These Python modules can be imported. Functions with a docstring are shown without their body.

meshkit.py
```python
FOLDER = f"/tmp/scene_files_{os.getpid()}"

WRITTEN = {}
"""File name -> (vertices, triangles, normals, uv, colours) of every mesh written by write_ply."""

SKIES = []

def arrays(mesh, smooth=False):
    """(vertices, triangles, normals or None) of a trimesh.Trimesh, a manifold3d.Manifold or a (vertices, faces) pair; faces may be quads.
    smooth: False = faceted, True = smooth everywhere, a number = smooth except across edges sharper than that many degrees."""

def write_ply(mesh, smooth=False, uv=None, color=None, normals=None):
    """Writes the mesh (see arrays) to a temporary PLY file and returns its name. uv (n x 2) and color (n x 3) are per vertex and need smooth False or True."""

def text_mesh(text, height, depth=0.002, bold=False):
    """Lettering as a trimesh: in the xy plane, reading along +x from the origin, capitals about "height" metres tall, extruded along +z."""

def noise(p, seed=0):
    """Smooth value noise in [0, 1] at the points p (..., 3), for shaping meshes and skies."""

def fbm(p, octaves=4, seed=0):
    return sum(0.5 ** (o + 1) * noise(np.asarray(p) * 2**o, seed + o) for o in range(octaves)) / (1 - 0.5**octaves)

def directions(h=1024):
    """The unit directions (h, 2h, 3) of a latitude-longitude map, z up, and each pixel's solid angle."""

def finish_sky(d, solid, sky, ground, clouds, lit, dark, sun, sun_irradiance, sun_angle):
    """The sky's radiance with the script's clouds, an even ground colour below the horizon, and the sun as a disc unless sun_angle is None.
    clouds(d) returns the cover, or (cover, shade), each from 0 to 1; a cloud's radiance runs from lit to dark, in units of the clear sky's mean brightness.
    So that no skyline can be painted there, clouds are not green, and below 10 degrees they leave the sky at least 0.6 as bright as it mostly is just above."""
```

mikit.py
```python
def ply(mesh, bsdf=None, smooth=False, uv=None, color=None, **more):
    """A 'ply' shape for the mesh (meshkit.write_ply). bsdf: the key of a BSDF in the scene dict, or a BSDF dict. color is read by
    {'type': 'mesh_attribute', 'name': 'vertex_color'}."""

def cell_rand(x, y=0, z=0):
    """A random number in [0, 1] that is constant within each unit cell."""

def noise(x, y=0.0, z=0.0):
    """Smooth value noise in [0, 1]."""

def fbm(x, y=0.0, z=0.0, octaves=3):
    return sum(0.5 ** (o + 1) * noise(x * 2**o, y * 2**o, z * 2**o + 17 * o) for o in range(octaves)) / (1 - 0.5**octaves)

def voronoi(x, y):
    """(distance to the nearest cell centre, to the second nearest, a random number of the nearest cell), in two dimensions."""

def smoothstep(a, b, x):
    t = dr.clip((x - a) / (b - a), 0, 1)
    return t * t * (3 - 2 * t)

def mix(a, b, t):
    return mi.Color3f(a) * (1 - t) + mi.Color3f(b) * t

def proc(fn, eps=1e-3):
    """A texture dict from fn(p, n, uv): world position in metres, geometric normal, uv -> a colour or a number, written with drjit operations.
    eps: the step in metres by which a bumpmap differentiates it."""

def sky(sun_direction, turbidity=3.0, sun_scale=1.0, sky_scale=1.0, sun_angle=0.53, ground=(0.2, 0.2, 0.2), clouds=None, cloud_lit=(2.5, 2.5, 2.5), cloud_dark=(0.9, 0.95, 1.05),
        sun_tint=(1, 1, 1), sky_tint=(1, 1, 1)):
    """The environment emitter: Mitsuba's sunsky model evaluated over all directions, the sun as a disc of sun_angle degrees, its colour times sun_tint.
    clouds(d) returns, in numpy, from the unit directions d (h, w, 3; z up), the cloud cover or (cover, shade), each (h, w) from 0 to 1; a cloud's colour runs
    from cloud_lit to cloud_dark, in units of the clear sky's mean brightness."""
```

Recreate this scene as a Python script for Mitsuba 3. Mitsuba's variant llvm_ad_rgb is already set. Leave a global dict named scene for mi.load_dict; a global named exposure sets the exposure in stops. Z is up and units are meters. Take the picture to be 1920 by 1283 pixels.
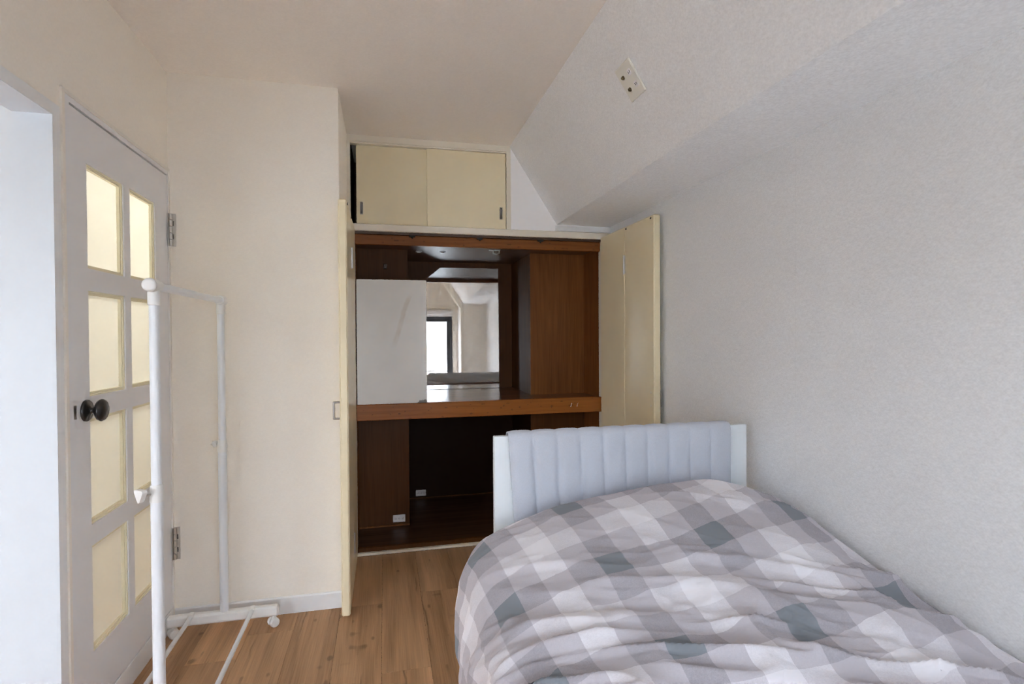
import math, random
import numpy as np, trimesh, drjit as dr, mitsuba as mi, mikit
from mikit import noise, fbm, smoothstep, mix, cell_rand, voronoi
from shapely.geometry import Polygon, box as sbox
from shapely.ops import unary_union
T = mi.ScalarTransform4f
scene, labels = {}, {}
random.seed(7)
rng = np.random.default_rng(7)

# ------------------------------------------------------------------ camera, sky, exposure
CAM = np.array([0, 0, 1.25])
yaw, pit, roll = np.radians([13.223, -0.712, -0.342])
fwd = np.array([math.sin(yaw) * math.cos(pit), math.cos(yaw) * math.cos(pit), math.sin(pit)])
r0 = np.array([math.cos(yaw), -math.sin(yaw), 0])
u0 = np.cross(r0, fwd)
rgt = math.cos(roll) * r0 + math.sin(roll) * u0
upv = np.cross(rgt, fwd)
scene['camera'] = {'type': 'perspective', 'fov': 2 * math.degrees(math.atan(960 / 1022.67)), 'fov_axis': 'x', 'near_clip': 0.02, 'far_clip': 500.0,
                   'to_world': T().look_at(origin=CAM.tolist(), target=(CAM + fwd).tolist(), up=upv.tolist())}


def overcast(d):
    s = 0.35 + 0.25 * np.sin(3 * d[..., 0] + 2 * d[..., 1]) * np.sin(4 * d[..., 1] + 5 * d[..., 2])
    return np.ones(d.shape[:2]), np.clip(s, 0, 1)


scene['sky'] = mikit.sky((0.3, 0.6, 0.74), turbidity=4.0, sun_scale=0.0, ground=(0.22, 0.22, 0.21), clouds=overcast,
                         cloud_lit=(6.5, 7.1, 8.0), cloud_dark=(4.9, 5.4, 6.2))
exposure = 3.95


# ------------------------------------------------------------------ helpers
def cb(x0, x1, y0, y1, z0, z1, c=0.0):
    x0, x1, y0, y1, z0, z1 = min(x0, x1), max(x0, x1), min(y0, y1), max(y0, y1), min(z0, z1), max(z0, z1)
    if c <= 0:
        return trimesh.creation.box(bounds=[[x0, y0, z0], [x1, y1, z1]])
    c = min(c, (x1 - x0) * .45, (y1 - y0) * .45, (z1 - z0) * .45)
    P = []
    for X, sx in ((x0, 1), (x1, -1)):
        for Y, sy in ((y0, 1), (y1, -1)):
            for Z, sz in ((z0, 1), (z1, -1)):
                P += [(X + sx * c, Y + sy * c, Z), (X + sx * c, Y, Z + sz * c), (X, Y + sy * c, Z + sz * c)]
    return trimesh.convex.convex_hull(np.array(P))


def join(*m):
    return trimesh.util.concatenate([x for x in m])


def frame_to(a, b):
    a, b = np.array(a, float), np.array(b, float)
    M = trimesh.geometry.align_vectors([0, 0, 1], (b - a) / np.linalg.norm(b - a))
    M[:3, 3] = (a + b) / 2
    return M, np.linalg.norm(b - a)


def tube(a, b, r, n=24, c=0.0):
    """a rod from a to b with slightly rounded ends"""
    M, L = frame_to(a, b)
    c = c or min(r * .2, .002)
    m = trimesh.creation.revolve([(0, -L / 2), (r - c, -L / 2), (r, -L / 2 + c), (r, L / 2 - c), (r - c, L / 2), (0, L / 2)], sections=n)
    m.apply_transform(M)
    return m


def lathe(profile, origin, axis, n=32):
    m = trimesh.creation.revolve(profile, sections=n)
    M = trimesh.geometry.align_vectors([0, 0, 1], axis)
    M[:3, 3] = origin
    m.apply_transform(M)
    return m


def bent(points, r, n=12):
    """a round wire along a polyline with spheres at the joints"""
    out = []
    for a, b in zip(points[:-1], points[1:]):
        out.append(tube(a, b, r, n))
    for p in points[1:-1]:
        s = trimesh.creation.icosphere(2, r)
        s.apply_translation(p)
        out.append(s)
    return join(*out)


def extrude_x(poly, x0, x1):
    """polygon in (y, z) to a slab from x0 to x1"""
    m = trimesh.creation.extrude_polygon(poly, x1 - x0)
    m.vertices = np.column_stack([m.vertices[:, 2] + x0, m.vertices[:, 0], m.vertices[:, 1]])
    m.fix_normals()
    return m


def extrude_y(poly, y0, y1):
    """polygon in (x, z) to a slab from y0 to y1"""
    m = trimesh.creation.extrude_polygon(poly, y1 - y0)
    m.vertices = np.column_stack([m.vertices[:, 0], m.vertices[:, 2] + y0, m.vertices[:, 1]])
    m.fix_normals()
    return m


def add(key, mesh, mat, smooth=False, kind=None, label=None, cat=None, group=None, **kw):
    base, k = key, 0
    while key in scene:
        k += 1
        key = '%s_%03d' % (base, k)
    scene[key] = mikit.ply(mesh, mat, smooth=smooth, **kw)
    e = {}
    if label: e['label'] = label
    if cat: e['category'] = cat
    if group: e['group'] = group
    if kind: e['kind'] = kind
    if e: labels[key] = e
    return key


def thing(key, label, cat, group=None, kind=None):
    e = {'label': label, 'category': cat}
    if group: e['group'] = group
    if kind: e['kind'] = kind
    labels[key] = e
    return key


# ------------------------------------------------------------------ materials
def pr(base, rough=.5, metallic=0., spec=.5, clear=0., sheen=0., two=True, **k):
    b = {'type': 'principled', 'base_color': base if isinstance(base, dict) else {'type': 'rgb', 'value': list(base)}, 'roughness': rough, 'metallic': metallic, 'specular': spec}
    if clear: b['clearcoat'] = clear; b['clearcoat_gloss'] = .95
    if sheen: b['sheen'] = sheen
    b.update(k)
    return {'type': 'twosided', 'bsdf': b} if two else b


def bump(nested, fn, scale, eps=6e-4):
    return {'type': 'bumpmap', 'arbitrary': mikit.proc(fn, eps), 'scale': scale, 'bsdf': nested}


def paper_h(p, n, uv):
    return .6 * noise(p.x * 150, p.y * 150, p.z * 150) + .4 * noise(p.x * 330, p.y * 330, p.z * 330)


def paper_c(p, n, uv):
    v = noise(p.x * 290, p.y * 290, p.z * 290) * .5 + noise(p.x * 150, p.y * 150, p.z * 150) * .5
    big = fbm(p.x * 1.3, p.y * 1.3, p.z * 1.3, 2)
    seam = 1 - .07 * dr.select((dr.abs(p.y - 1.618) < .0011) & (p.x > 1.38), 1., 0.)
    return mi.Color3f(.775, .785, .79) * (.88 + .20 * v) * (.98 + .04 * big) * seam


def warm_c(p, n, uv):
    v = noise(p.x * 260, p.y * 260, p.z * 260) * .6 + noise(p.x * 120, p.y * 120, p.z * 120) * .4
    big = fbm(p.x * 1.3, p.y * 1.3, p.z * 1.3, 2)
    return mi.Color3f(.80, .748, .665) * (.95 + .07 * v) * (.98 + .04 * big)


scene['m_paper_warm'] = bump(pr(mikit.proc(warm_c), .85, spec=.25), paper_h, .0007)
scene['m_paper'] = bump(pr(mikit.proc(paper_c), .85, spec=.25), paper_h, .0028)


def ceil_c(p, n, uv):
    v = noise(p.x * 260, p.y * 260, p.z * 260) * .6 + noise(p.x * 120, p.y * 120, p.z * 120) * .4
    return mi.Color3f(.80, .745, .68) * (.95 + .08 * v)


scene['m_paper_ceiling'] = bump(pr(mikit.proc(ceil_c), .85, spec=.25), paper_h, .0008)
scene['m_white_paint'] = pr((.69, .685, .69), .38)
scene['m_closet_wall'] = pr((.86, .85, .85), .6)
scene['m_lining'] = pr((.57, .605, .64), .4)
scene['m_trim'] = pr((.72, .725, .725), .42)
scene['m_casing_old'] = pr((.745, .70, .635), .4)
scene['m_bead'] = pr((.74, .68, .50), .45)


def cream_c(p, n, uv):
    v = fbm(p.x * 9, p.y * 9, p.z * 5, 3)
    return mi.Color3f(.79, .69, .475) * (.97 + .06 * v)




scene['m_cream'] = pr(mikit.proc(cream_c), .22, spec=.4)
scene['m_cream_edge'] = pr((.76, .70, .57), .35)
scene['m_rail_cream'] = pr((.74, .68, .57), .4)


def veneer_c(p, n, uv):
    g = fbm(p.x * 70 + 3 * noise(p.z * 2, p.x * 5), p.y * 70, p.z * 2.2, 3)
    f = noise(p.x * 300, p.y * 300, p.z * 9)
    big = fbm(p.x * 5, p.y * 5, p.z * 1.1, 2)
    t = dr.clip(.75 * g + .25 * f + .5 * (big - .5), 0, 1)
    return mix((.105, .035, .008), (.225, .085, .020), t)


def veneer_h_c(p, n, uv):
    g = fbm(p.x * 2.2, p.y * 70, p.z * 80 + 2 * noise(p.x * 3, p.z * 4), 3)
    f = noise(p.x * 9, p.y * 300, p.z * 320)
    t = dr.clip(.7 * g + .3 * f, 0, 1)
    scr = dr.select((dr.abs(p.z - .815 + (p.x - 1.135) * .0) < .012) & (dr.minimum(dr.abs(p.x - 1.128 - (p.z - .815) * .3), dr.abs(p.x - 1.168 - (p.z - .815) * .3)) < .0025), 1., 0.)
    chips = smoothstep(.80, .86, noise(p.x * 60, p.y * 60, p.z * 75))
    c = mix((.19, .058, .012), (.36, .13, .028), t)
    c = mix(c, (.12, .05, .02), .7 * chips)
    return mix(c, (.65, .58, .5), scr)


def shelf_c(p, n, uv):
    g = fbm(p.x * 2.2, p.y * 60, p.z * 60, 3)
    return mix((.075, .034, .018), (.15, .07, .034), g)


scene['m_veneer'] = pr(mikit.proc(veneer_c), .42, spec=.2)
scene['m_veneer_shaded'] = pr(mikit.proc(lambda p, n, uv: veneer_c(p, n, uv) * .5), .45, spec=.15)  # closet veneer darkened: shade of the recessed and lower panels put into its colour
scene['m_niche_shaded'] = pr((.020, .008, .003), .5, spec=.1)  # near-black stands in for the deep shade of the lower niche
scene['m_closet_floor_shaded'] = pr(mikit.proc(lambda p, n, uv: shelf_c(p, n, uv) * .5), .35, spec=.25)  # shelf wood made darker, the shade on the closet floor painted in
scene['m_header_shaded'] = pr(mikit.proc(lambda p, n, uv: veneer_h_c(p, n, uv) * .68), .4, spec=.25)  # shelf edge veneer again, with shade multiplied into the header colour
scene['m_veneer_h'] = pr(mikit.proc(veneer_h_c), .38, spec=.25)
scene['m_shelf'] = pr(mikit.proc(shelf_c), .2, spec=.3)
scene['m_ceiling_wood'] = pr((.10, .05, .028), .36, spec=.55)
scene['m_dark_wood'] = pr((.055, .026, .013), .4)
scene['m_black'] = pr((.012, .011, .010), .22, clear=.5)
scene['m_slot'] = pr((.13, .12, .11), .5)
scene['m_dark_hole'] = pr((.02, .018, .016), .7)
scene['m_steel'] = pr((.62, .60, .57), .32, metallic=1.)
scene['m_bronze'] = pr((.13, .10, .055), .4, metallic=.6)
scene['m_steel_dark'] = pr((.36, .34, .32), .28, metallic=1.)
scene['m_brass'] = pr((.55, .42, .20), .35, metallic=1.)
scene['m_mirror'] = {'type': 'twosided', 'bsdf': {'type': 'conductor', 'material': 'none', 'specular_reflectance': {'type': 'rgb', 'value': [.93, .93, .92]}}}
scene['m_rack'] = pr((.68, .70, .72), .3)
scene['m_rack_plastic'] = pr((.70, .70, .68), .45)
scene['m_plate'] = pr((.70, .69, .63), .4)
scene['m_outlet'] = pr((.75, .73, .74), .4)
scene['m_bed_white'] = pr((.67, .71, .73), .33)


def board_c(p, n, uv):
    v = fbm(p.x * 8, p.z * 8, 3., 3)
    w = dr.abs(p.x - (.165 - .45 * (1.50 - p.z) + .25 * dr.square(1.50 - p.z)) + .02 * (noise(p.z * 20, 1.) - .5))
    st = (1 - smoothstep(.006, .02, w)) * smoothstep(1.17, 1.25, p.z) * (1 - smoothstep(1.44, 1.50, p.z)) * (.3 + .7 * fbm(p.x * 40, p.z * 30, 1., 2))
    ch = dr.select((dr.sqrt(dr.square((p.x - .222) * .8) + dr.square((p.z - .860) * 1.3)) + .012 * (noise(p.x * 160, p.z * 160) - .5)) < .024, 1., 0.)
    c = mi.Color3f(.66, .64, .60) * (.95 + .10 * v)
    c = mix(c, (.50, .43, .34), .65 * st)
    return mix(c, (.13, .10, .07), ch)


scene['m_board'] = pr(mikit.proc(board_c), .3)


def floor_c(p, n, uv):
    s = uv.x * 37.0
    gx, gy = p.x, p.y
    wob = .020 * (noise(gy * 3.1 + s * 3, gx * 4, s) - .5)
    x = gx + wob
    g = fbm(x * 55 + s, gy * 2.4 + s * 2, s, 4)
    fine = noise(x * 420, gy * 9 + s, s)
    blot = fbm(gx * 7 + s, gy * 2.0, s * 3, 3)
    streak = fbm(x * 16 + s * 2, gy * .9 + s, s * 2, 3)
    t = dr.clip(.35 * g + .22 * fine + .75 * (streak - .22) + .35 * (blot - .45), 0, 1)
    c = mix((.19, .098, .044), (.70, .425, .235), t)
    vx = gx + .05 * (noise(gy * 2.2 + s, s * 5) - .5) + .012 * (noise(gy * 17, s * 2) - .5)
    crack = dr.abs(dr.abs(vx * 9.0 + s * 3 - dr.floor(vx * 9.0 + s * 3)) - .5)
    cr = (1 - smoothstep(.0, .055, crack)) * smoothstep(.54, .74, noise(gy * 3.4 + s * 7, gx * 6, s)) * (.5 + .5 * noise(gy * 40, s))
    kn = smoothstep(.80, .92, noise(gx * 34 + s * 5, gy * 19, s))
    c = c * (1 - .50 * cr) * (1 - .35 * kn)
    return c * (.86 + .28 * uv.y)


scene['m_floor'] = pr(mikit.proc(floor_c), .5, spec=.2)


def duvet_c(p, n, uv):
    a, b = uv.x, uv.y        # counted in checks of the cloth

    def stripe(q, mids):
        k = dr.floor(q + .5)
        m = k - 4 * dr.floor(k / 4)
        return dr.select(m < .5, 1., dr.select((m > 1.5) & (m < 2.5), 0., mids))

    da, db = stripe(a, .46), stripe(b, .42)
    wv = noise(uv.x * 75, uv.y * 75) * .5 + noise(uv.x * 30, uv.y * 38) * .5
    d = .58 * da + .52 * db + .14 * (wv - .5)
    light, midc, dark, teal = (.70, .69, .725), (.45, .432, .465), (.275, .268, .295), (.20, .222, .245)
    c = mix(light, midc, smoothstep(0., .56, d))
    c = mix(c, dark, smoothstep(.56, .98, d))
    return mix(c, teal, smoothstep(.92, 1.08, d))


scene['m_duvet'] = pr(mikit.proc(duvet_c), .9, spec=.15, sheen=.3)


def pad_c(p, n, uv):
    v = noise(p.x * 500, p.y * 500, p.z * 500)
    return mi.Color3f(.475, .505, .565) * (.96 + .08 * v)


scene['m_pad'] = pr(mikit.proc(pad_c), .6, spec=.3, sheen=.4)
scene['m_frost'] = {'type': 'principledthin', 'base_color': {'type': 'rgb', 'value': [.86, .83, .75]}, 'roughness': .35, 'diff_trans': 1.25, 'spec_trans': 0.0, 'eta': 1.45}
scene['m_glass'] = {'type': 'thindielectric'}
scene['m_frame_dark'] = pr((.045, .048, .052), .4)
scene['m_concrete'] = pr((.50, .49, .47), .8)
scene['m_facade'] = pr((.72, .73, .73), .8)
scene['m_far_glass'] = pr((.22, .26, .30), .15)
scene['m_plain'] = pr((.78, .76, .73), .8)

# ------------------------------------------------------------------ the room: metres; x right, y into the room, z up
XL, XR, YP, YC, ZC = -.895, 1.39, 2.62, 3.205, 2.384
YS, YW = -.15, -.63        # end of the room proper, window wall of the bay behind the camera
JX = -.985                 # far face of the left wall

# floor: a base slab and the planks one by one
add('floor', cb(-3.4, 1.5, -.75, 4.3, -.12, -.0045), 'm_dark_wood', kind='structure')
PW = .183
for i in range(-4, 8):
    xa, xb = max(-.202 + PW * i, XL), min(-.202 + PW * (i + 1), XR)
    if xb - xa < .01: continue
    y = 2.607 if i == 0 else YW + 1.2 * random.random()
    cuts = [YW]
    yy = y - 1.2 * math.ceil((y - YW) / 1.2)
    while yy < YC:
        if yy > YW + .05: cuts.append(yy)
        yy += 1.2
    cuts.append(YC - .012)
    for ya, yb in zip(cuts[:-1], cuts[1:]):
        m = cb(xa + .0004, xb - .0004, ya + .0004, yb - .0004, -.0045, 0, .0007)
        uv = np.tile([random.random(), random.random()], (len(m.vertices), 1))
        add('floor__plank', m, 'm_floor', uv=uv)
m = cb(-3.4, JX, -.63, 1.80, -.0045, 0)
add('floor__side_room_board', m, 'm_floor', uv=np.tile([.3, .5], (len(m.vertices), 1)))
m = cb(-2.1, JX, 1.9, 3.3, -.0045, 0)
add('floor__hallway_board', m, 'm_floor', uv=np.tile([.6, .5], (len(m.vertices), 1)))

# ceiling with its sloping beam casing along the right wall
add('ceiling', cb(-3.5, 1.5, -.75, 4.2, ZC, ZC + .1), 'm_paper_ceiling', kind='structure')
slope = Polygon([(.745, ZC + .02), (.745, ZC), (1.040, 1.928), (1.5, 1.924), (1.5, ZC + .02)])
add('ceiling__sloped_beam', extrude_y(slope, YS, YC + .02), 'm_paper')

# right wall
add('wall_right', cb(XR, XR + .1, -.8, 3.3, -.1, ZC + .05), 'm_paper', kind='structure')
# left wall with the doorway and the open passage
wl = Polygon([(YW - .05, -.01), (YP + .05, -.01), (YP + .05, ZC + .02), (YW - .05, ZC + .02)])
wl = wl.difference(sbox(.15, -.02, 1.773, 1.872)).difference(sbox(1.858, -.02, 2.606, 1.942))
add('wall_left', extrude_x(wl, JX, XL), 'm_paper_warm', kind='structure')
cas = sbox(.115, -.02, 1.811, 1.907).difference(sbox(.15, -.03, 1.773, 1.872))
add('wall_left__opening_casing', extrude_x(cas, XL, XL + .004), 'm_trim')
add('wall_left__opening_lining', extrude_x(sbox(1.7725, 0, 1.7735, 1.8725).union(sbox(.15, 1.8715, 1.7735, 1.8725)), JX - .002, XL + .0045), 'm_lining')

# partition pillar on the left of the closet, its baseboard
add('wall_back', cb(XL - .05, -.194, YP, 3.34, -.01, ZC + .01), 'm_paper_warm', kind='structure')
bbm = extrude_x(Polygon([(YP + .001, 0), (YP - .008, 0), (YP - .008, .070), (YP - .005, .076), (YP + .001, .076)]), XL, -.194)
add('baseboard_back', bbm, 'm_trim', kind='structure')
# wall panel above the closet on the right
wt = Polygon([(.748, 1.886), (1.40, 1.886), (1.40, ZC + .01), (.748, ZC + .01)])
add('wall_closet', extrude_y(wt, YC + .004, YC + .06), 'm_closet_wall', kind='structure')
add('wall_closet__moulding', cb(1.03, 1.388, YC - .004, YC + .01, 1.888, 1.922, .002), 'm_trim')
add('wall_closet__jamb', cb(1.332, 1.40, YC, YC + .05, 0, 1.845, .002), 'm_rail_cream')
# shell round the closet so that no daylight leaks in
add('wall_closet_back', join(cb(-.4, 1.6, 4.16, 4.26, -.1, 2.5), cb(1.40, 1.5, 3.2, 4.2, -.1, 2.5), cb(-.5, -.25, 3.2, 4.2, -.1, 2.5)), 'm_dark_wood', kind='structure')

# end wall behind the camera: frame of the window bay, window wall
fr = Polygon([(XL, 0), (XR, 0), (XR, ZC), (XL, ZC)])
bay = Polygon([(-.40, -.01), (.988, -.01), (.988, 1.86), (.70, 2.30), (-.40, 2.30)])
add('wall_end', extrude_y(fr.difference(bay), YS - .10, YS), 'm_paper_warm', kind='structure')
br = bay.buffer(.030, join_style=2).difference(bay).intersection(sbox(-2, 0, 3, 3))
add('trim_1', extrude_y(br, YS, YS + .012), 'm_rail_cream', kind='structure')
add('wall_bay_left', cb(-.90, -.40, YW, YS - .10, -.01, ZC), 'm_white_paint', kind='structure')
add('wall_bay_right', cb(.988, 1.45, YW, YS - .10, -.01, ZC), 'm_white_paint', kind='structure')
WX0, WX1, WZ1 = -.33, .90, 1.78
ww = Polygon([(-1.0, -.02), (1.02, -.02), (1.02, ZC), (-1.0, ZC)]).difference(sbox(WX0, .02, WX1, WZ1))
add('wall_window', extrude_y(ww, YW - .12, YW), 'm_paper_warm', kind='structure')
add('trim_2', cb(-.40, .985, YW, YW + .03, 1.90, 1.925, .002), 'm_rail_cream', kind='structure')
win = 'window_1'
labels[win] = {'kind': 'structure'}


def sliding_window(win, x0, x1, z0, z1, y):
    f = sbox(x0, z0, x1, z1).difference(sbox(x0 + .035, z0 + .035, x1 - .035, z1 - .035))
    add(win + '__frame', extrude_y(f, y - .09, y), 'm_frame_dark')
    mid = (x0 + x1) / 2
    for k, (a, b) in enumerate(((x0 + .03, mid + .03), (mid - .03, x1 - .03))):
        yy = y - .03 - .035 * k
        s = sbox(a, z0 + .03, b, z1 - .03).difference(sbox(a + .05, z0 + .09, b - .055, z1 - .08))
        key = add(win + '__sash', extrude_y(s, yy - .03, yy), 'm_frame_dark')
        g = trimesh.Trimesh([(a + .045, yy - .015, z0 + .085), (b - .05, yy - .015, z0 + .085), (b - .05, yy - .015, z1 - .075), (a + .045, yy - .015, z1 - .075)], [(0, 1, 2), (0, 2, 3)])
        add(key + '__pane', g, 'm_glass')


sliding_window(win, WX0, WX1, .02, WZ1, YW - .01)
t = thing('roller_blind', 'white roller blind rolled up above the window behind the camera', 'blind')
add(t + '__cassette', cb(-.36, .89, YW + .005, YW + .075, 1.80, 1.875, .012), 'm_white_paint')
add(t + '__bottom_bar', cb(-.35, .88, YW + .015, YW + .035, 1.775, 1.80, .004), 'm_trim')

# side room seen through the passage: far wall, its own window
add('wall_side_room', cb(-3.5, JX + .001, 1.80, 1.88, -.01, ZC), 'm_lining', kind='structure')
add('wall_side_room_left', cb(-3.5, -3.4, -.75, 1.88, -.01, ZC), 'm_plain', kind='structure')
w2 = Polygon([(-3.5, -.02), (-.9, -.02), (-.9, ZC), (-3.5, ZC)]).difference(sbox(-3.1, .02, -1.4, 2.05))
add('wall_side_room_window', extrude_y(w2, YW - .12, YW), 'm_plain', kind='structure')
labels['window_2'] = {'kind': 'structure'}
sliding_window('window_2', -3.1, -1.4, .02, 2.05, YW - .01)

# hallway behind the glazed door
add('wall_hallway', join(cb(-2.1, -2.0, 1.86, 3.3, -.01, ZC), cb(-2.1, -.94, 3.2, 3.3, -.01, ZC)), 'm_plain', kind='structure')
t = thing('hallway_lamp', 'round ceiling lamp glowing in the hallway behind the glazed door', 'lamp')
add(t + '__base', tube((-1.75, 2.5, 2.355), (-1.75, 2.5, 2.384), .10), 'm_white_paint', smooth=30)
lm = lathe([(0, -.055), (.08, -.05), (.13, -.03), (.15, 0), (0, 0)], (-1.75, 2.5, 2.355), (0, 0, 1))
scene[t + '__shade'] = mikit.ply(lm, 'm_white_paint', smooth=40, emitter={'type': 'area', 'radiance': {'type': 'rgb', 'value': [3.1, 3.15, 2.9]}})

# outside: balcony, building over the street
t = thing('balcony', 'concrete balcony with a pale metal railing outside the window', 'balcony')
add(t + '__slab', cb(-3.6, 1.6, -1.75, YW - .12, -.16, -.04), 'm_concrete')
add(t + '__railing', cb(-3.6, 1.6, -1.72, -1.68, .86, .90, .006), 'm_frame_dark' if 0 else 'm_steel')
for i in range(44):
    x = -3.55 + .119 * i
    add(t + '__baluster', cb(x, x + .014, -1.71, -1.69, -.04, .86), 'm_steel')
add('ground', cb(-90, 90, -120, 60, -12.2, -12), 'm_concrete', kind='structure')
t = thing('apartment_block', 'white apartment block across the street seen in the closet mirror', 'building')
add(t + '__facade', cb(-30, 34, -44, -34, -12, 5.5), 'm_facade')
for r in range(4):
    for c_ in range(12):
        x, z = -27 + 5 * c_, -9 + 3.4 * r
        add(t + '__window', cb(x, x + 1.7, -34.02, -33.93, z, z + 1.5, .01), 'm_far_glass')

# ------------------------------------------------------------------ glazed door in the left wall
labels['door_1'] = {'kind': 'structure', 'label': 'white door with eight frosted glass panes and a black knob in the left wall'}
D = 'door_1'
DY0, DY1, DZ0, DZ1 = 1.861, 2.603, .087, 1.9355
cols = ((1.955, 2.203), (2.250, 2.476))
rows = ((1.466, 1.792), (1.066, 1.397), (.664, .997), (.262, .598))
leaf = sbox(DY0, DZ0, DY1, DZ1)
for a, b in cols:
    for c_, d in rows:
        leaf = leaf.difference(sbox(a, c_, b, d))
add(D + '__leaf', extrude_x(leaf, XL - .036, XL + .001), 'm_white_paint')
for c_, d in rows:
    for a, b in cols:
        ring = sbox(a, c_, b, d).difference(sbox(a + .012, c_ + .012, b - .012, d - .012))
        bead = extrude_x(ring, XL - .018, XL - .008)
        r2 = sbox(a, c_, b, d).difference(sbox(a + .006, c_ + .006, b - .006, d - .006))
        add(D + '__glazing_bead', join(bead, extrude_x(r2, XL - .008, XL - .0035)), 'm_bead')
        x = XL - .0175
        q = trimesh.Trimesh([(x, a + .004, c_ + .004), (x, b - .004, c_ + .004), (x, b - .004, d - .004), (x, a + .004, d - .004)], [(0, 1, 2), (0, 2, 3)])
        add(D + '__pane', q, 'm_frost')
out = sbox(1.817, 0, 2.6195, 1.970).difference(sbox(1.830, -.02, 2.6065, 1.958))
add(D + '__architrave', extrude_x(out, XL, XL + .007), 'm_casing_old')
inn = sbox(1.829, 0, 2.6195, 1.966).difference(sbox(1.8575, -.02, 2.6065, 1.9415))
add(D + '__frame', extrude_x(inn, XL - .05, XL + .004), 'm_white_paint')
add(D + '__stop', extrude_x(sbox(1.850, .07, 2.612, 1.95).difference(sbox(1.868, .09, 2.596, 1.930)), XL - .055, XL - .037), 'm_trim')
add(D + '__threshold', cb(XL - .05, XL + .003, 1.8575, 2.6065, 0, .0825, .002), 'm_trim')
k = D + '__door_knob'
kx, ky, kz = XL + .001, 1.93, 1.026
add(k, lathe([(0, 0), (.033, 0), (.0335, .004), (.030, .009), (.016, .012), (.010, .016), (.0085, .022), (.011, .027), (.022, .030), (.031, .036), (.0345, .043), (.031, .050), (.021, .0555), (.008, .058), (0, .0583)], (kx, ky, kz), (1, 0, 0), 40), 'm_black', smooth=50, label='black round door knob with a round rose')
add(D + '__latch_plate', cb(XL - .002, XL + .0025, 1.8605, 1.876, 1.007, 1.049, .0006), 'm_steel')
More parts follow.
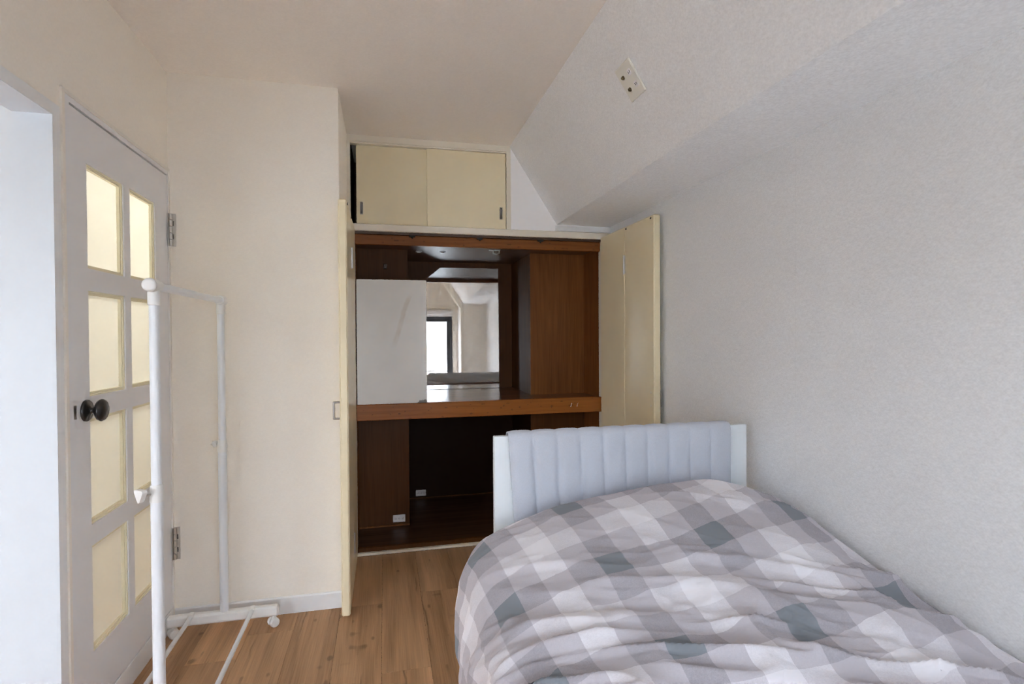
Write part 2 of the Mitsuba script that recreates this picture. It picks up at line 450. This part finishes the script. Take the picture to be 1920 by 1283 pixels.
for z0 in (1.640, .290):
    h = add(D + '__hinge', cb(XL + .005, XL + .007, 2.596, 2.6065, z0, z0 + .140, .0005), 'm_steel')
    for j in range(5):
        add(h + '__knuckle', tube((XL + .012, 2.609, z0 + .028 * j + .001), (XL + .012, 2.609, z0 + .028 * j + .027), .0065, 16), 'm_steel', smooth=40)
    add(h + '__wing', cb(XL + .012, XL + .030, 2.6165, 2.6195, z0, z0 + .140, .0005), 'm_steel')
    for j in (1, 3):
        add(h + '__slot', cb(XL + .018, XL + .023, 2.6155, 2.617, z0 + .028 * j + .004, z0 + .028 * j + .024, .0005), 'm_slot')

# ------------------------------------------------------------------ built-in closet
C = thing('closet', 'built-in closet of dark brown wood with cream folding doors standing open', 'closet')
YB, YPl = 4.105, 3.55
add(C + '__floor_board', cb(-.17, 1.36, YC + .028, YB, .0, .036, .001), 'm_closet_floor_shaded')
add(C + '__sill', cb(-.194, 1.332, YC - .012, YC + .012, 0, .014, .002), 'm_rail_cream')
add(C + '__threshold', cb(-.17, 1.332, YC + .010, YC + .034, 0, .037, .002), 'm_veneer_shaded')
add(C + '__side_panel', cb(1.345, 1.36, YC + .03, YPl + .02, .0, 1.84), 'm_veneer')
add(C + '__side_panel', cb(-.175, -.160, YC + .03, YPl + .02, .0, 1.84), 'm_veneer')
add(C + '__ceiling_panel', cb(-.17, 1.36, YC + .05, YB, 1.80, 1.812), 'm_ceiling_wood')
# boxed pillars left and right of the niche, split by the shelf
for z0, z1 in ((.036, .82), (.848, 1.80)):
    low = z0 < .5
    pv, nv = ('m_veneer_shaded', 'm_niche_shaded') if low else ('m_veneer', 'm_veneer_shaded')
    add(C + '__pillar_panel', cb(-.165, .152, YPl, YPl + .012, z0, z1, .001), 'm_veneer_shaded')  # left panels use the veneer copy with painted shade at both heights
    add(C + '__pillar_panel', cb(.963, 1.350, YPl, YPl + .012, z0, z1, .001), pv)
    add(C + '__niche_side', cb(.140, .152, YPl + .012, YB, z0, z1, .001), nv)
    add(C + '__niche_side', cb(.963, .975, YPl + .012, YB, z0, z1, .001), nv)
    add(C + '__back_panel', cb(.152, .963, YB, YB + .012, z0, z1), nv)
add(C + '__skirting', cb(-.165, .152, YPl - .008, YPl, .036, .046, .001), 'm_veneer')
add(C + '__skirting', cb(.152, .963, YB - .008, YB, .036, .046, .001), 'm_veneer_shaded')
add(C + '__shelf', cb(-.165, 1.35, YC + .030, YB, .815, .848, .001), 'm_shelf')
add(C + '__shelf_edge', cb(-.155, 1.332, YC, YC + .031, .767, .859, .003), 'm_veneer_h')
add(C + '__header', cb(-.165, 1.332, YC + .020, YC + .046, 1.774, 1.832, .003), 'm_header_shaded')
add(C + '__door_track', cb(-.165, 1.332, YC + .006, YC + .055, 1.832, 1.846), 'm_dark_wood')
add(C + '__top_rail', cb(-.194, 1.388, YC - .010, YC + .05, 1.846, 1.886, .003), 'm_rail_cream')
add(C + '__jamb', cb(-.194, -.155, YC - .002, YC + .05, 0, 1.846, .002), 'm_rail_cream')
for x in (.165, .562, .938):
    add(C + '__door_catch', join(cb(x - .017, x + .017, YC + .004, YC + .0205, 1.822, 1.832, .001), tube((x, YC + .010, 1.813), (x, YC + .010, 1.823), .005, 14)), 'm_dark_hole')
# metal hook bracket and two small clips below the ceiling panel
hk = add(C + '__hook', join(cb(.665, .735, 3.43, 3.47, 1.796, 1.80, .001), bent([(.69, 3.45, 1.796), (.69, 3.45, 1.778), (.71, 3.44, 1.771), (.73, 3.45, 1.780), (.73, 3.45, 1.796)], .0045)), 'm_steel', smooth=40)
for x in (.226, .381):
    add(C + '__clip', join(cb(x - .02, x + .02, 3.592, 3.612, 1.797, 1.80, .001), cb(x - .012, x + .012, 3.598, 3.606, 1.791, 1.797, .001)), 'm_steel')
# oval wooden hook plate on the upper left pillar
add(C + '__peg', join(cb(.000, .026, YPl - .010, YPl, 1.672, 1.708, .004), tube((.013, YPl - .03, 1.680), (.013, YPl - .008, 1.684), .006, 14)), 'm_dark_wood')


def folding_door(side):
    s = -1 if side == 'left' else 1
    xi = -.154 if s < 0 else 1.320       # inner face
    xo = xi + s * .037
    a = C + '__folding_door' + ('' if s < 0 else '_001')
    for k_, (y0, y1) in enumerate(((2.500, 2.8458), (2.8472, 3.190))):
        add(a + '__leaf', cb(xi, xo, y0, y1, .010, 1.853, .006 if k_ == 0 else .003), 'm_cream')
    yj = 2.8465
    for z0 in (1.590, .120 if s > 0 else .155):
        add(a + '__hinge', join(cb(xi - s * .0025, xi, yj - .014, yj + .014, z0, z0 + .104, .0005), tube((xi - s * .004, yj, z0), (xi - s * .004, yj, z0 + .104), .0045, 12)), 'm_steel', smooth=40)
    for y in (2.53, 2.82):
        add(a + '__pivot', tube((xi - s * .004, y, 1.838), (xi, y, 1.838), .0055, 14), 'm_dark_hole', smooth=40)
    yh = 2.535
    add(a + '__handle', bent([(xo, yh, .956), (xo + s * (.027 if s < 0 else .020), yh, .956), (xo + s * (.027 if s < 0 else .020), yh, .884), (xo, yh, .884)], .0046), 'm_steel_dark', smooth=50, label='small metal pull handle')
    for z in (.954, .886):
        add(a + '__screw_cap', lathe([(0, 0), (.0062, 0), (.005, .0025), (0, .0035)], (xi, yh, z), (-s, 0, 0), 16), 'm_cream_edge', smooth=40)
    if s < 0:
        add(a + '__sticker', cb(xi, xi + .0008, 2.708, 2.730, .085, .125, .0003), 'm_cream_edge')


folding_door('left')
folding_door('right')

# ------------------------------------------------------------------ overhead cupboard with two sliding doors
U = thing('overhead_cupboard', 'cream overhead cupboard with two sliding doors above the open closet', 'cupboard')
fr = sbox(-.194, 1.886, .750, ZC).difference(sbox(-.177, 1.880, .724, 2.349))
add(U + '__frame', extrude_y(fr, YC - .004, YC + .05), 'm_rail_cream')
add(U + '__inside', join(cb(-.18, .74, 3.70, 3.71, 1.886, 2.38), cb(-.19, -.178, 3.26, 3.7, 1.888, 2.38), cb(.738, .75, 3.26, 3.7, 1.888, 2.38), cb(-.18, .74, 3.26, 3.7, 1.8865, 1.892)), 'm_dark_wood')
add(U + '__track', cb(-.177, .724, YC + .002, YC + .045, 2.3405, 2.349), 'm_rail_cream')
for (x0, x1, y0, hx) in ((-.145, .300, YC + .026, -.117), (.252, .721, YC + .004, .6895)):
    d_ = add(U + '__sliding_door', cb(x0, x1, y0, y0 + .015, 1.8875, 2.3385, .0012), 'm_cream')
    zc = 1.979
    st = sbox(hx - .009, zc - .036, hx + .009, zc + .036)
    ring = st.buffer(-.001, join_style=1).difference(st.buffer(-.0035))
    gx, gz = np.meshgrid(np.linspace(-1, 1, 13), np.linspace(-1, 1, 41))
    dep = .0105 * np.clip(1 - np.abs(gx) ** 2.5, 0, 1) * np.clip(1 - np.abs(gz) ** 4, 0, 1)
    cv = np.column_stack([(hx + gx * .0062).ravel(), (y0 - .012 + dep).ravel(), (zc + gz * .033).ravel()])
    ci = np.arange(13 * 41).reshape(41, 13)
    cf = np.stack([ci[:-1, :-1], ci[:-1, 1:], ci[1:, 1:], ci[1:, :-1]], -1).reshape(-1, 4)
    cup = trimesh.Trimesh(cv, np.vstack([cf[:, [0, 1, 2]], cf[:, [0, 2, 3]]]), process=False)
    pl = d_ + '__finger_pull'
    add(pl, join(extrude_y(ring, y0 - .0125, y0), cup), 'm_steel_dark', smooth=35, label='oblong metal finger pull')

# ------------------------------------------------------------------ things in the closet
t = thing('mirror', 'frameless rectangular mirror leaning at the back of the closet niche', 'mirror')
mn = np.array([math.sin(-.019) * math.cos(.023), -math.cos(-.019) * math.cos(.023), math.sin(.023)])
mx = np.cross([0, 0, 1], mn) * -1
mx /= np.linalg.norm(mx)
mx = mx if mx[0] > 0 else -mx
mz = np.cross(mx, -mn)
mz = mz if mz[2] > 0 else -mz
M = np.eye(4)
M[:3, 0], M[:3, 1], M[:3, 2] = mx, -mn, mz
M[:3, 3] = [.55, 4.0815, .849]
g = cb(-.300, .307, 0, .004, 0, .912, .0012)
g.apply_transform(M)
add(t + '__glass', g, 'm_mirror')
g = cb(-.299, .306, .0042, .007, .001, .911)
g.apply_transform(M)
add(t + '__backing', g, 'm_dark_wood')

t = thing('loose_panel', 'pale grey board with a stain and a chipped corner standing on the closet shelf', 'board')
add(t, cb(-.150, .243, YC + .006, YC + .024, .8592, 1.573, .0012), 'm_board')
labels[t] = {'label': 'pale grey board with a stain and a chipped corner standing on the closet shelf', 'category': 'board'}


def outlet(x0, x1, z0, z1, y, label):
    k_ = thing('wall_outlet', label, 'outlet') if 'wall_outlet' not in labels else thing('wall_outlet_001', label, 'outlet')
    add(k_ + '__plate', cb(x0, x1, y - .007, y, z0, z1, .002), 'm_outlet')
    zc, xc, w = (z0 + z1) / 2, (x0 + x1) / 2, (x1 - x0)
    for dx in (-.3 * w, 0, .3 * w):
        s_ = add(k_ + '__socket', cb(xc + dx - .010, xc + dx + .010, y - .0085, y - .006, zc - .012, zc + .012, .001), 'm_outlet')
        for q in (-.004, .004):
            add(s_ + '__slot', cb(xc + dx + q - .001, xc + dx + q + .001, y - .0092, y - .008, zc - .005, zc + .005), 'm_dark_hole')


outlet(.047, .124, .060, .107, YPl, 'small white outlet plate low on the left closet pillar panel')
outlet(.221, .296, .056, .100, YB, 'small white outlet plate on the dark back of the lower closet niche')

# ------------------------------------------------------------------ outlet plate on the sloping beam
t = thing('beam_outlet', 'off-white plate with two aerial sockets and two outlets on the sloped beam', 'outlet')
sd = np.array([.295, 0, -.456]); sd /= np.linalg.norm(sd)     # down the slope
sn = np.array([-.456, 0, -.295]); sn /= np.linalg.norm(sn)    # out of the slope
org = np.array([.745, 0, ZC]) + sd * float((np.array([.8815, 0, 2.1735]) - [.745, 0, ZC]) @ sd)
B = np.eye(4)
B[:3, 0], B[:3, 1], B[:3, 2] = [0, 1, 0], sd, sn
if np.linalg.det(B[:3, :3]) < 0: B[:3, 0] = [0, -1, 0]
SY = B[1, 0]
B[:3, 3] = org + [0, 1.836, 0]


def onplate(m):
    m.apply_transform(B)
    return m


def psmooth(w, h, d, c):
    return cb(-w / 2, w / 2, -h / 2, h / 2, 0, d, c)


add(t + '__plate', onplate(psmooth(.112, .128, .008, .003)), 'm_plate')
for dy, ds in ((1.860 - 1.836, -.024), (1.857 - 1.836, .024)):
    o = np.eye(4); o[:3, 3] = [SY * dy, ds, .008]
    c_ = lathe([(.0032, 0), (.0078, 0), (.0078, .0015), (.0058, .002), (.0058, .006), (.0032, .006)], (0, 0, 0), (0, 0, 1), 24); c_.apply_transform(o)
    k_ = add(t + '__aerial_socket', onplate(c_), 'm_bronze', smooth=30, label='round brass aerial socket')
    c_ = tube((0, 0, 0), (0, 0, .0055), .0026, 14); c_.apply_transform(o)
    add(k_ + '__core', onplate(c_), 'm_brass', smooth=30)
for dy, ds in ((1.811 - 1.836, -.024), (1.809 - 1.836, .024)):
    o = np.eye(4); o[:3, 3] = [SY * dy, ds, .008]
    c_ = cb(-.011, .011, -.011, .011, 0, .0015, .0007); c_.apply_transform(o)
    k_ = add(t + '__power_socket', onplate(c_), 'm_outlet')
    for q in (-.0045, .0045):
        c_ = cb(q - .0012, q + .0012, -.0045, .0045, .0012, .0022); c_.apply_transform(o)
        add(k_ + '__slot', onplate(c_), 'm_dark_hole')

# ------------------------------------------------------------------ garment rack
R = thing('garment_rack', 'white metal garment rack on castors standing beside the glazed door', 'clothes rack')
RX = -.667
ZB = 1.404
for j, y in enumerate((1.832, 2.514)):
    fy = -1 if j == 0 else 1
    add(R + '__base_bar', cb(-.886, -.450, y - .018, y + .018, .048, .092, .008), 'm_rack_plastic')
    add(R + '__lower_tube', tube((RX, y, .090), (RX, y, .790), .0168), 'm_rack', smooth=40)
    add(R + '__upper_tube', tube((RX, y, .780), (RX, y, 1.375), .0142), 'm_rack', smooth=40)
    sl = add(R + '__sleeve', lathe([(.0145, 0), (.0186, 0), (.0190, .002), (.0190, .030), (.0175, .044), (.0165, .052), (.0145, .052)], (RX, y, .757 if j == 0 else .765), (0, 0, 1)), 'm_rack_plastic', smooth=40)
    add(R + '__joint', join(tube((RX, y, 1.345), (RX, y, 1.395), .0172), tube((RX, y - (.034 if j == 0 else .02), ZB), (RX, y + (.02 if j == 0 else .034), ZB), .0205)), 'm_rack_plastic', smooth=40)
    add(R + '__end_cap', lathe([(0, .005), (.014, .0045), (.0195, .001), (.0205, -.004), (0, -.004)], (RX, y + fy * .036, ZB), (0, fy, 0)), 'm_rack_plastic', smooth=50)
    # clamp knob: a rounded three-cornered head on a short screw
    d_ = np.array([-.62, -.78, 0]) if j == 0 else np.array([-1., .15, 0])
    d_ /= np.linalg.norm(d_)
    p0 = np.array([RX, y, .784 if j == 0 else .798])
    add(sl + '__screw', tube(p0 + d_ * .015, p0 + d_ * .046, .0042, 12), 'm_steel', smooth=40)
    tri = Polygon([(-.025, .020), (.025, .020), (0, -.024)]).buffer(-.006).buffer(.006) if j == 0 else Polygon([(-.016, .013), (.016, .013), (0, -.015)]).buffer(-.003).buffer(.003)
    kb = trimesh.creation.extrude_polygon(tri, .014)
    ax = np.cross([0, 0, 1], d_); ax /= np.linalg.norm(ax)
    KM = np.eye(4); KM[:3, 0], KM[:3, 1], KM[:3, 2] = -ax, [0, 0, 1], d_
    if np.linalg.det(KM[:3, :3]) < 0: KM[:3, 0] = ax
    KM[:3, 3] = p0 + d_ * (.040 if j == 0 else .022)
    kb.apply_transform(KM)
    add(sl + '__clamp_knob', kb, 'm_rack_plastic')
    for x in (-.862, -.474):
        cs = add(R + '__castor', join(tube((x, y, .034), (x, y, .050), .008), cb(x - .006, x + .006, y - .012, y + .012, .020, .040, .003)), 'm_rack_plastic', smooth=30)
        for q in (-.0125, .0125):
            w_ = lathe([(0, -.008), (.016, -.008), (.0195, -.005), (.0205, 0), (.0195, .005), (.016, .008), (.009, .0072), (0, .0088)], (x + q * .55, y - q * .84, .0205), (.55, -.84, 0), 28)
            add(cs + '__wheel', w_, 'm_rack_plastic', smooth=40)
add(R + '__top_bar', tube((RX, 1.80, ZB), (RX, 2.545, ZB), .0128), 'm_rack', smooth=40)
for x in (-.792, -.557):
    add(R + '__stretcher', tube((x, 1.835, .075), (x, 2.512, .083), .0085), 'm_rack', smooth=40)
    for y in (1.832, 2.514):
        add(R + '__rod_cap', cb(x - .014, x + .014, y - .0195, y + .0195, .070, .0945, .006), 'm_rack_plastic')

# ------------------------------------------------------------------ bed
Bd = thing('bed', 'white single bed along the right wall with its headboard towards the closet', 'bed')
HX0, HX1, HY = .362, 1.343, 1.815
add(Bd + '__headboard', cb(HX0, HX1, HY, HY + .022, .0, .905, .0015), 'm_bed_white')
for x in (HX0 + .06, HX1 - .08):
    add(Bd + '__side_rail', cb(x, x + .02, -.12, HY, .16, .30, .002), 'm_bed_white')
add(Bd + '__footboard', cb(HX0, HX1, -.142, -.12, 0, .36, .002), 'm_bed_white')
add(Bd + '__mattress', cb(HX0 + .075, HX1 - .055, -.115, HY - .06, .30, .40, .03), 'm_bed_white')

# quilted cover hung over the headboard
path = [(HY - .010, .48), (HY - .010, .62), (HY - .010, .76), (HY - .010, .86), (HY - .009, .893), (HY - .002, .909), (HY + .011, .914), (HY + .024, .909), (HY + .032, .893), (HY + .033, .84), (HY + .033, .70)]
path = np.array(path)
from scipy.interpolate import PchipInterpolator, CubicSpline
sl_ = np.r_[0, np.cumsum(np.linalg.norm(np.diff(path, axis=0), axis=1))]
ss = np.unique(np.r_[np.linspace(0, sl_[3], 60), np.linspace(sl_[3], sl_[8], 36), np.linspace(sl_[8], sl_[-1], 14)])
py_, pz_ = PchipInterpolator(sl_, path[:, 0])(ss), PchipInterpolator(sl_, path[:, 1])(ss)
tn = np.gradient(np.column_stack([py_, pz_]), ss, axis=0); tn /= np.linalg.norm(tn, axis=1, keepdims=True)
nn = np.column_stack([-tn[:, 1], tn[:, 0]])
NCH, PX0, PX1 = 10, .410, 1.265
uu = np.linspace(0, NCH, NCH * 18 + 1)
V = []
for i, s in enumerate(ss):
    front = 1.0 if s < sl_[3] else max(.0, 1 - (s - sl_[3]) / .05)
    low = np.clip((.80 - pz_[i]) / .3, 0, 1) if s < sl_[4] else 0
    for u in uu:
        ph = u % 1.0
        ch = int(min(u, NCH - 1e-6))
        b = .0100 * (1 - abs(2 * ph - 1) ** 3.6)
        edge = min(ph, 1 - ph)
        w = .0022 * math.sin(s * 95 + ch * 2.1 + 2 * math.sin(s * 31 + ch)) * math.exp(-edge * 7) * low + .0012 * math.sin(s * 40 + u * 3.0) * low
        off = .004 + (b * (.40 + .60 * front) + w)
        x = PX0 + (PX1 - PX0) * u / NCH
        hang = np.clip((.90 - pz_[i]) / .40, 0, 1) if s < sl_[6] else 0
        x += .022 * hang * (1 - u / NCH) + .003 * hang * math.sin(ch * 1.7 + s * 9)
        V.append((x, py_[i] + nn[i, 0] * off, pz_[i] + nn[i, 1] * off))
V = np.array(V); nu = len(uu); ns = len(ss)
F = [(i * nu + j, (i + 1) * nu + j, (i + 1) * nu + j + 1, i * nu + j + 1) for i in range(ns - 1) for j in range(nu - 1)]
back = V.copy()
for i in range(ns):
    back[i * nu:(i + 1) * nu, 1] = py_[i] + nn[i, 0] * .001
    back[i * nu:(i + 1) * nu, 2] = pz_[i] + nn[i, 1] * .001
n0 = len(V)
F2 = [(a + n0, d + n0, c + n0, b + n0) for a, b, c, d in F]
rim = []
for i in range(ns - 1):
    for j in (0, nu - 1):
        a, b = i * nu + j, (i + 1) * nu + j
        rim.append((a, b, b + n0, a + n0))
for j in range(nu - 1):
    for i in (0, ns - 1):
        a, b = i * nu + j, i * nu + j + 1
        rim.append((a, b, b + n0, a + n0))
Q = np.array(F + F2 + rim)
pm = trimesh.Trimesh(np.vstack([V, back]), np.vstack([Q[:, [0, 1, 2]], Q[:, [0, 2, 3]]]), process=False)
t = thing('headboard_cover', 'pale blue-grey quilted cover with vertical channels hung over the white headboard', 'bed cover')
add(t, pm, 'm_pad', smooth=45, label=labels[t]['label'], cat='bed cover')

# ------------------------------------------------------------------ duvet
DUV = dict(
    y=[-.132, -.09, 0, .5, .8, 1.0, 1.2, 1.38, 1.55, 1.66, 1.73, 1.775, 1.795],
    zc=[.46, .50, .52, .535, .545, .570, .615, .685, .745, .752, .715, .650, .575])


def vnoise(seed):
    g = np.random.default_rng(seed).random((64, 64))

    def f(x, y):
        xi, yi = np.floor(x).astype(int), np.floor(y).astype(int)
        fx, fy = x - xi, y - yi
        fx, fy = fx * fx * fx * (fx * (fx * 6 - 15) + 10), fy * fy * fy * (fy * (fy * 6 - 15) + 10)
        a = lambda p, q: g[p % 64, q % 64]
        return (a(xi, yi) * (1 - fx) + a(xi + 1, yi) * fx) * (1 - fy) + (a(xi, yi + 1) * (1 - fx) + a(xi + 1, yi + 1) * fx) * fy
    return f


def duvet_base():
    nS, nT = 330, 420
    yk = PchipInterpolator(DUV['y'], DUV['zc'])
    Yv = np.r_[np.linspace(-.132, 1.60, nT - 90), np.linspace(1.60, 1.795, 91)[1:]]
    # cross-section at the pillow: x and fraction of the crown height
    cx = [.290, .250, .226, .207, .208, .224, .255, .31, .40, .52, .64, .78, .95, 1.07, 1.16, 1.24, 1.32, 1.372]
    cq = [.17, .20, .28, .40, .52, .64, .745, .825, .875, .925, .957, .975, .997, 1.0, .982, .950, .905, .855]
    sp = np.r_[0, np.cumsum(np.hypot(np.diff(cx), .75 * np.diff(cq)))]
    s = np.linspace(0, sp[-1], nS)
    X0, Q0 = PchipInterpolator(sp, cx)(s), PchipInterpolator(sp, cq)(s)
    P = np.zeros((nT, nS, 3))
    for k, y in enumerate(Yv):
        z = float(yk(y))
        w = np.clip((z - .53) / .2, 0, 1)              # how much of a pillow lies below
        top = smooth01((s - sp[6]) / (sp[9] - sp[6]))
        flat = Q0 + (1 - w) * .75 * (1.0 - Q0) * top
        right = smooth01((X0 - 1.15) / .22)
        flat = flat - (1 - w) * right * .02
        x = X0 - .035 * (1 - w) * (1 - smooth01((X0 - .2) / .5)) * np.clip((1.3 - y) / .5, 0, 1)
        te = np.clip((y - 1.64) / .155, 0, 1)          # the corner by the headboard is rounded off
        x = x + .085 * (1 - math.sqrt(max(0., 1 - te * te))) * (1 - smooth01((X0 - .2) / .3))
        P[k, :, 0], P[k, :, 1], P[k, :, 2] = x, y, flat * z
    return P, s, Yv


def smooth01(t):
    t = np.clip(t, 0, 1)
    return t * t * (3 - 2 * t)


def grid_normals(P):
    a = np.gradient(P, axis=1); b = np.gradient(P, axis=0)
    n = np.cross(a, b); n /= np.linalg.norm(n, axis=2, keepdims=True) + 1e-12
    return n if n[..., 2].mean() > 0 else -n


P, s_, Yv = duvet_base()
# fabric coordinates: lengths along the cloth, from a reference line across and along
jr, ir = int(np.argmin(abs(P[len(Yv) // 2, :, 0] - .80))), int(np.argmin(abs(Yv - 1.2)))
du = np.linalg.norm(np.diff(P, axis=1), axis=2); U_ = np.concatenate([np.zeros((len(Yv), 1)), np.cumsum(du, axis=1)], axis=1); U_ = U_ - U_[:, jr:jr + 1] + .80
dv = np.linalg.norm(np.diff(P, axis=0), axis=2); V_ = np.concatenate([np.zeros((1, P.shape[1])), np.cumsum(dv, axis=0)], axis=0); V_ = V_ - V_[ir:ir + 1, :] + 1.2
n1, n2, n3, n4, n5 = (vnoise(k) for k in (1, 2, 3, 4, 5))
top_w = np.clip((1.72 - Yv) / .1, 0, 1)[:, None]
wr = np.clip((1.55 - V_) / .35, .25, 1)
wob = .13 * (n1(U_ * 3.5, V_ * 3) - .5)
along = V_ + .42 * (U_ - .8) + wob
f1 = 1 - np.abs(2 * n2(along * 9.5, U_ * 3.0 + 9) - 1)
f2 = 1 - np.abs(2 * n3(along * 18.0 + 5, U_ * 5.0) - 1)
f3 = 1 - np.abs(2 * n4((V_ + .9 * U_) * 8.0, (U_ - .6 * V_) * 3.0) - 1)
f4 = 1 - np.abs(2 * n5(along * 30.0, U_ * 7 + 3) - 1)
disp = (.022 * (n5(U_ * 3.2, V_ * 3.6) - .5) + .029 * (f1 ** 1.9 - .3) * wr + .016 * (f2 ** 1.9 - .3) * wr + .008 * (f3 ** 2 - .3) * (.4 + .6 * wr) + .0055 * (f4 ** 2 - .3) * (.35 + .65 * wr) + .0035 * (n1(U_ * 22, V_ * 26) - .5))
side = 1 - smooth01((P[..., 0] - .24) / .12)
disp += side * .018 * (1 - np.abs(2 * n2(V_ * 7 + .6 * U_, U_ * 2) - 1) - .4)
wallfade = smooth01((1.372 - P[..., 0]) / .06)
N = grid_normals(P)
P = P + N * (disp * top_w * wallfade)[..., None]
P[..., 0] = np.minimum(P[..., 0], 1.384)
P[..., 1] = np.minimum(P[..., 1], np.where(P[..., 0] > .35, HY - .034, HY + .06))
N = grid_normals(P)
inner = P - N * .022
inner[..., 0] = np.minimum(inner[..., 0], 1.384)
nT, nS = P.shape[:2]
idx = np.arange(nT * nS).reshape(nT, nS)
q = np.stack([idx[:-1, :-1], idx[:-1, 1:], idx[1:, 1:], idx[1:, :-1]], -1).reshape(-1, 4)
o = nT * nS
loop = np.r_[idx[0, :], idx[1:, -1], idx[-1, -2::-1], idx[-2:0:-1, 0]]
rim = np.stack([loop, np.roll(loop, -1), np.roll(loop, -1) + o, loop + o], -1)
quads = np.vstack([q, q[:, ::-1] + o, rim[:, ::-1]])
DV = np.vstack([P.reshape(-1, 3), inner.reshape(-1, 3)])
uu_, vv_ = U_.ravel() - .8, V_.ravel() - 1.2
quad = np.column_stack([np.ones_like(uu_), uu_, vv_, uu_ ** 2, uu_ * vv_, vv_ ** 2])
CHECK = np.array([[-1.48, 12.545, 0.923, -1.388, -2.186, -0.315], [2.047, 0.898, -12.695, 2.55, 4.975, 1.836]])   # the cloth lies a little askew and slack
DUVT = np.tile(quad @ CHECK.T, (2, 1))
dm = trimesh.Trimesh(DV, np.vstack([quads[:, [0, 1, 2]], quads[:, [0, 2, 3]]]), process=False)
t = add('duvet', dm, 'm_duvet', smooth=True, uv=DUVT, label='rumpled grey and white checked duvet spread over the bed', cat='duvet')
